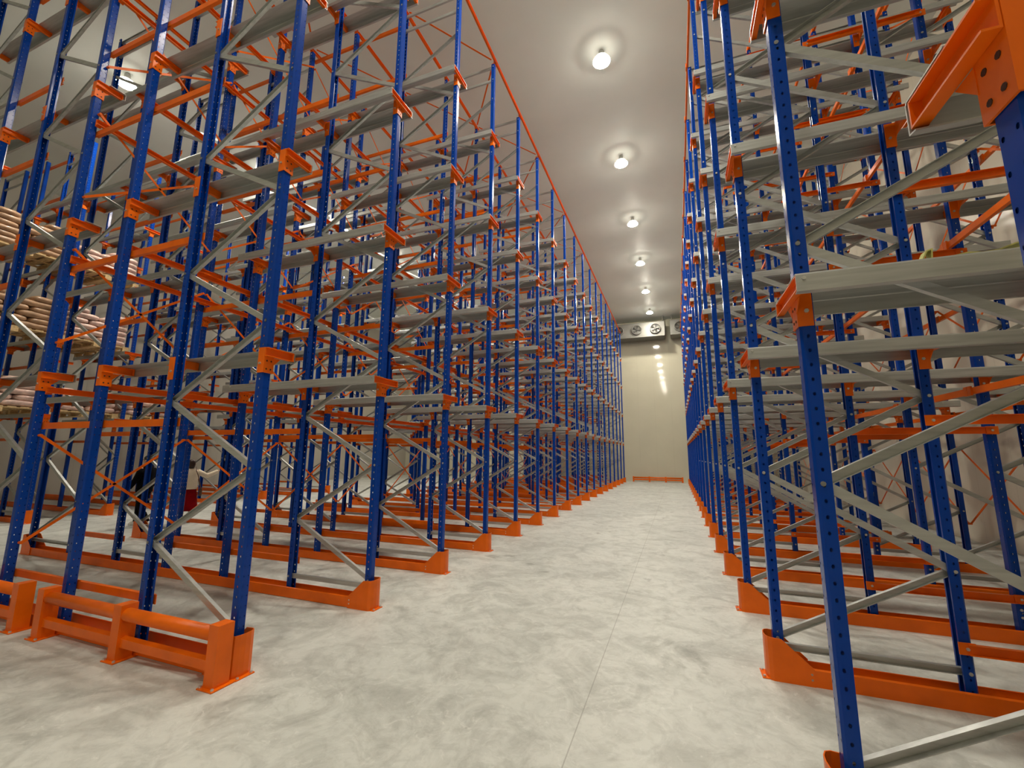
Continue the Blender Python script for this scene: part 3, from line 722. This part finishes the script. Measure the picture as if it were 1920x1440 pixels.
def stored(lane, level, layers, m, what, lean=0.0, deep=0):
    Y = yl(lane) + S / 2; X = X3 - .72 - 1.3 * deep; z = LEV[level] + .002
    t = thing('wooden_pallet', (X, Y, z), 0, f'pale wooden pallet under {what}', 'pallet')
    # the pallet sits across the two rails of its lane
    for nm, me in zip(('top_boards', 'blocks', 'bottom_boards'), PALLET): link(nm, me, t)
    t.scale = (1, (S - .14) / 1.0, 1)
    wrapped_load(X, Y, z + .158, layers, m, what, lean)
stored(2, 0, 5, M_BAG, 'broad pinkish sack stack on lowest level at left picture edge')
stored(3, 0, 4, M_BAG, 'low pinkish sack stack on lowest level, second lane beyond second aisle')
stored(4, 0, 4, M_BAG, 'low pinkish sack stack on lowest level, third lane beyond second aisle')
stored(3, 1, 6, M_BAG, 'wrapped pinkish sack stack on second level beyond second aisle')
stored(3, 2, 5, M_BAG, 'shiny wrapped sack stack on third level beyond second aisle')
stored(2, 1, 6, M_BAG_B, 'brown sack stack on second level at left picture edge')

stored(2, 2, 6, M_BAG_B, 'brown sack stack on third level at left picture edge')
stored(3, 1, 6, M_BAG_B, 'brown sack stack on second level behind wrapped pinkish one', 0.0, 1)
stored(2, 0, 6, M_BAG_B, 'brown sack stack on lowest level behind broad pinkish one', 0.0, 1)

# ------------------------------------------------------------------ small things on the right rack
tag(link('webbing_strap', MB().sheet([(0, .004), (.05, .012), (.10, .004), (.16, .008), (.22, .03), (.27, .034), (.30, .02)], .006, lambda u, v, w: (u, w, v), 0, .06)
         .sheet([(-.12, .0), (-.10, .045), (-.085, .05), (-.09, .0)], .006, lambda u, v, w: (u, w, v), 0, .05).mesh('webbing_strap', M_STRAP), None,
         (XR + 0.62, yr(0) - .21, LEV[0] + .002), 0), 'yellow-green webbing strap lying crumpled on lowest right rail near camera', 'strap')

# ------------------------------------------------------------------ people in the second aisle
def skin_mesh(name, joints, edges, m):
    """joints: list of (xyz, radius or (rx, ry)); grown with a Skin modifier and smoothed"""
    me = bpy.data.meshes.new(name + '_bones'); me.from_pydata([j[0] for j in joints], edges, [])
    o = bpy.data.objects.new(name + '_bones', me); COL.objects.link(o)
    md = o.modifiers.new('skin', 'SKIN'); md.use_smooth_shade = True; md.branch_smoothing = 0.4
    for i, j in enumerate(joints):
        r = j[1] if isinstance(j[1], tuple) else (j[1], j[1])
        me.skin_vertices[0].data[i].radius = r
    me.skin_vertices[0].data[0].use_root = True
    sb = o.modifiers.new('sub', 'SUBSURF'); sb.levels = 2; sb.render_levels = 2
    dg = bpy.context.evaluated_depsgraph_get(); dg.update()
    res = bpy.data.meshes.new_from_object(o.evaluated_get(dg)); res.name = name
    bpy.data.objects.remove(o); bpy.data.meshes.remove(me)
    res.materials.clear(); res.materials.append(m)
    res.polygons.foreach_set('use_smooth', [True] * len(res.polygons))
    return res
def body(name, R_el, R_ha, L_el, L_ha, R_kn, R_an, L_kn, L_an, h=1.6, m=M_SKIN):
    """local axes: +x the person's right, +y forwards, z up; hands have a palm, four fingers and a thumb"""
    k = h / 1.6; J = []; Ed = []
    def j(p, r, parent=None):
        J.append((tuple(c * k for c in p), tuple(c * k for c in r) if isinstance(r, tuple) else r * k))
        if parent is not None: Ed.append((parent, len(J) - 1))
        return len(J) - 1
    pel = j((0, 0, .86), (.125, .09)); wa = j((0, 0, 1.0), (.105, .08), pel); ch = j((0, 0.0, 1.19), (.13, .09), wa)
    nb = j((0, 0, 1.335), (.06, .05), ch); nk = j((0, .015, 1.385), .045, nb)
    jw = j((0, .03, 1.44), (.060, .066), nk); hd = j((0, .02, 1.51), (.072, .088), jw); tp = j((0, .005, 1.575), (.05, .06), hd)
    nose = j((0, .118, 1.478), .010, jw)
    for s, el, ha in ((1, R_el, R_ha), (-1, L_el, L_ha)):
        sh = j((s * .165, 0, 1.30), .050, ch); e = j(el, .036, sh); wv = Vector(ha); ev = Vector(el)
        w = j(ha, .024, e); d = (wv - ev).normalized()
        side = d.cross(Vector((0, 0, 1))).normalized() if abs(d.z) < .9 else Vector((0, 1, 0))
        up = side.cross(d)
        pm = j(tuple(wv + d * .06), (.036, .016), w)
        for q, (o, ln) in enumerate(((-.027, .062), (-.009, .072), (.009, .068), (.027, .052))):
            b = wv + d * .085 + side * o
            f1 = j(tuple(b), .009, pm); f2 = j(tuple(b + d * ln * .55 - up * .008), .008, f1); j(tuple(b + d * ln * .95 - up * .026), .006, f2)
        t1 = j(tuple(wv + d * .035 - side * .042), .010, w); j(tuple(wv + d * .075 - side * .058 - up * .01), .008, t1)
    for s, kn, an in ((1, R_kn, R_an), (-1, L_kn, L_an)):
        hp = j((s * .085, 0, .80), (.082, .085), pel); kk = j(kn, .052, hp); a = j(an, .034, kk)
        j((an[0], an[1] + .11, max(.035, an[2] - .05)), (.036, .024), a)
    return skin_mesh(name, J, Ed, m)
def ell(cx, cy, z, rx, ry, n=20): return [(cx + rx * math.cos(2 * PI * a / n), cy + ry * math.sin(2 * PI * a / n), z) for a in range(n)]
def hair_mesh(name, k, low, m=M_HAIR):
    mb = MB(); rings = []
    for z, rx, ry, cy in ((low, .060, .050, -.035), (1.44, .078, .072, -.022), (1.50, .084, .090, -.008), (1.545, .078, .092, .0), (1.585, .055, .066, .0), (1.602, .02, .025, .0)):
        rings.append([(x * k, y * k, z2 * k) for x, y, z2 in ell(0, cy, z, rx, ry)])
    return mb.loft(rings).mesh(name, m, True)
def face_bits(o, k):
    e = MB()
    for s in (-1, 1): e.loft([ell(s * .030 * k, (.098 - .004 * q) * k, (1.50 + .008 * q) * k, .011 * k * (1 - abs(q) * .5), .008 * k, 8) for q in (-1, 0, 1)])
    link('eyes', e.mesh('eyes', M_BLACK, True), o)
    link('mouth', MB().tube([(-.022 * k, .094 * k, 1.442 * k), (0, .103 * k, 1.440 * k), (.022 * k, .094 * k, 1.442 * k)], .005 * k, 6).mesh('mouth', mat('lips', (0.4, 0.12, 0.1), .5), True), o)
    ear = MB()
    for s in (-1, 1): ear.loft([ell(s * .080 * k, 0, (1.475 + q * .02) * k, .010 * k, .020 * k * (1 - abs(q) * .4), 8) for q in (-1, 0, 1)])
    link('ears', ear.mesh('ears', M_SKIN, True), o)
def ground_at(px, py):
    d = cf + cr * ((px - 960) / 807.43) + cu * ((720 - py) / 807.43); t = -1.549 * K / d.z
    return (d.x * t, d.y * t, 0)

# the woman, seen from behind, reaching to her right
gx, gy, _ = ground_at(346, 980); rotw = math.atan2(gy, gx) - PI / 2
RE, RH, LE, LH_ = (.36, .03, 1.17), (.60, .10, 1.29), (-.25, -.02, 1.06), (-.24, .12, .86)
wo = tag(link('person', body('body', RE, RH, LE, LH_, (.085, .02, .46), (.08, -.02, .085), (-.085, .03, .46), (-.085, .02, .085)), None, (gx, gy, 0), rotw),
         'person in cream sweater and dark red skirt reaching out right arm beyond left racking', 'person')
link('hair', hair_mesh('hair', 1.0, 1.375), wo); face_bits(wo, 1.0)
sw = MB().loft([ell(0, 0, .84, .165, .125), ell(0, 0, .88, .178, .135), ell(0, 0, 1.02, .165, .125), ell(0, 0, 1.18, .180, .130), ell(0, 0, 1.29, .180, .112), ell(0, 0, 1.345, .115, .085), ell(0, .008, 1.375, .062, .058)])
for s, el, ha in ((1, RE, RH), (-1, LE, LH_)):
    a, b, c = Vector((s * .14, 0, 1.28)), Vector(el), Vector(ha)
    sw.tube([a, a.lerp(b, .45), b, b.lerp(c, .5), b.lerp(c, .88), b.lerp(c, .96)], [.078, .068, .062, .054, .050, .040], 14)
link('sweater', sw.mesh('sweater', M_KNIT, True), wo)
link('skirt', MB().loft([ell(0, 0, .30, .235, .20), ell(0, 0, .42, .222, .185), ell(0, 0, .66, .190, .150), ell(0, 0, .82, .165, .125), ell(0, 0, .90, .140, .105)]).mesh('skirt', M_RED, True), wo)
sh = MB()
for s, y0 in ((1, -.02), (-1, .02)): sh.loft([ell(s * .083, y0 + .05, z, rx, ry, 14) for z, rx, ry in ((.0, .045, .115), (.03, .047, .118), (.07, .040, .085), (.10, .036, .04))])
link('shoes', sh.mesh('shoes', M_LEATHER, True), wo)
bag = thing('shoulder_bag', (gx, gy, 0), rotw, 'small brown leather bag hanging at hip of person in red skirt', 'bag')
link('pouch', MB().bevbox((.215, -.11, .66), (.285, .09, .86), .02).mesh('pouch', M_LEATHER), bag)
link('strap', MB().tube([(.25, -.08, .85), (.215, -.125, 1.0), (.165, -.155, 1.18), (.115, -.155, 1.31), (.10, -.06, 1.40), (.10, .03, 1.405), (.115, .14, 1.31), (.175, .155, 1.1), (.25, .06, .85)], .011, 8).mesh('strap', M_LEATHER, True), bag)

# the man in black, walking
gx, gy, _ = ground_at(261, 986); rotm = math.atan2(gy, gx) - PI / 2 + 0.9
k = 1.70 / 1.6
RE, RH, LE, LH_ = (.25, -.06, 1.05), (.26, .08, .84), (-.25, .02, 1.06), (-.27, .14, .85)
RK, RA_, LK, LA = (.09, .14, .47), (.09, .16, .085), (-.09, -.02, .46), (-.09, -.22, .11)
ma = tag(link('person', body('body', RE, RH, LE, LH_, RK, RA_, LK, LA, 1.70), None, (gx, gy, 0), rotm),
         'person in black clothes and white sneakers walking, mostly behind blue uprights', 'person')
link('hair', hair_mesh('hair', k, 1.44, M_BLACK), ma); face_bits(ma, k)
ks = lambda p: tuple(c * k for c in p)
jk = MB().loft([[ks(q) for q in r] for r in (ell(0, 0, .76, .18, .135), ell(0, 0, .86, .185, .14), ell(0, 0, 1.02, .178, .13), ell(0, 0, 1.18, .195, .135), ell(0, 0, 1.29, .192, .115), ell(0, 0, 1.345, .12, .09), ell(0, .01, 1.40, .07, .065))])
for s, el, ha in ((1, RE, RH), (-1, LE, LH_)):
    a, b, c = Vector(ks((s * .15, 0, 1.28))), Vector(ks(el)), Vector(ks(ha))
    jk.tube([a, a.lerp(b, .45), b, b.lerp(c, .5), b.lerp(c, .92)], [.082, .074, .066, .058, .05], 14)
link('jacket', jk.mesh('jacket', M_DARKCLOTH, True), ma)
tr = MB()
for s, kn, an in ((1, RK, RA_), (-1, LK, LA)):
    a, b, c = Vector(ks((s * .085, 0, .84))), Vector(ks(kn)), Vector(ks(an))
    tr.tube([a, a.lerp(b, .5), b, b.lerp(c, .5), c], [.115, .10, .078, .068, .064], 14)
link('trousers', tr.mesh('trousers', M_DARKCLOTH, True), ma)
sh = MB()
for s, an in ((1, RA_), (-1, LA)):
    z0 = max(0, an[2] - .085) * k
    sh.loft([ell(an[0] * k, (an[1] + .05) * k, z0 + z, rx, ry, 14) for z, rx, ry in ((.0, .050, .13), (.035, .052, .135), (.075, .045, .095), (.11, .04, .05))])
link('sneakers', sh.mesh('sneakers', M_SNEAKER, True), ma)
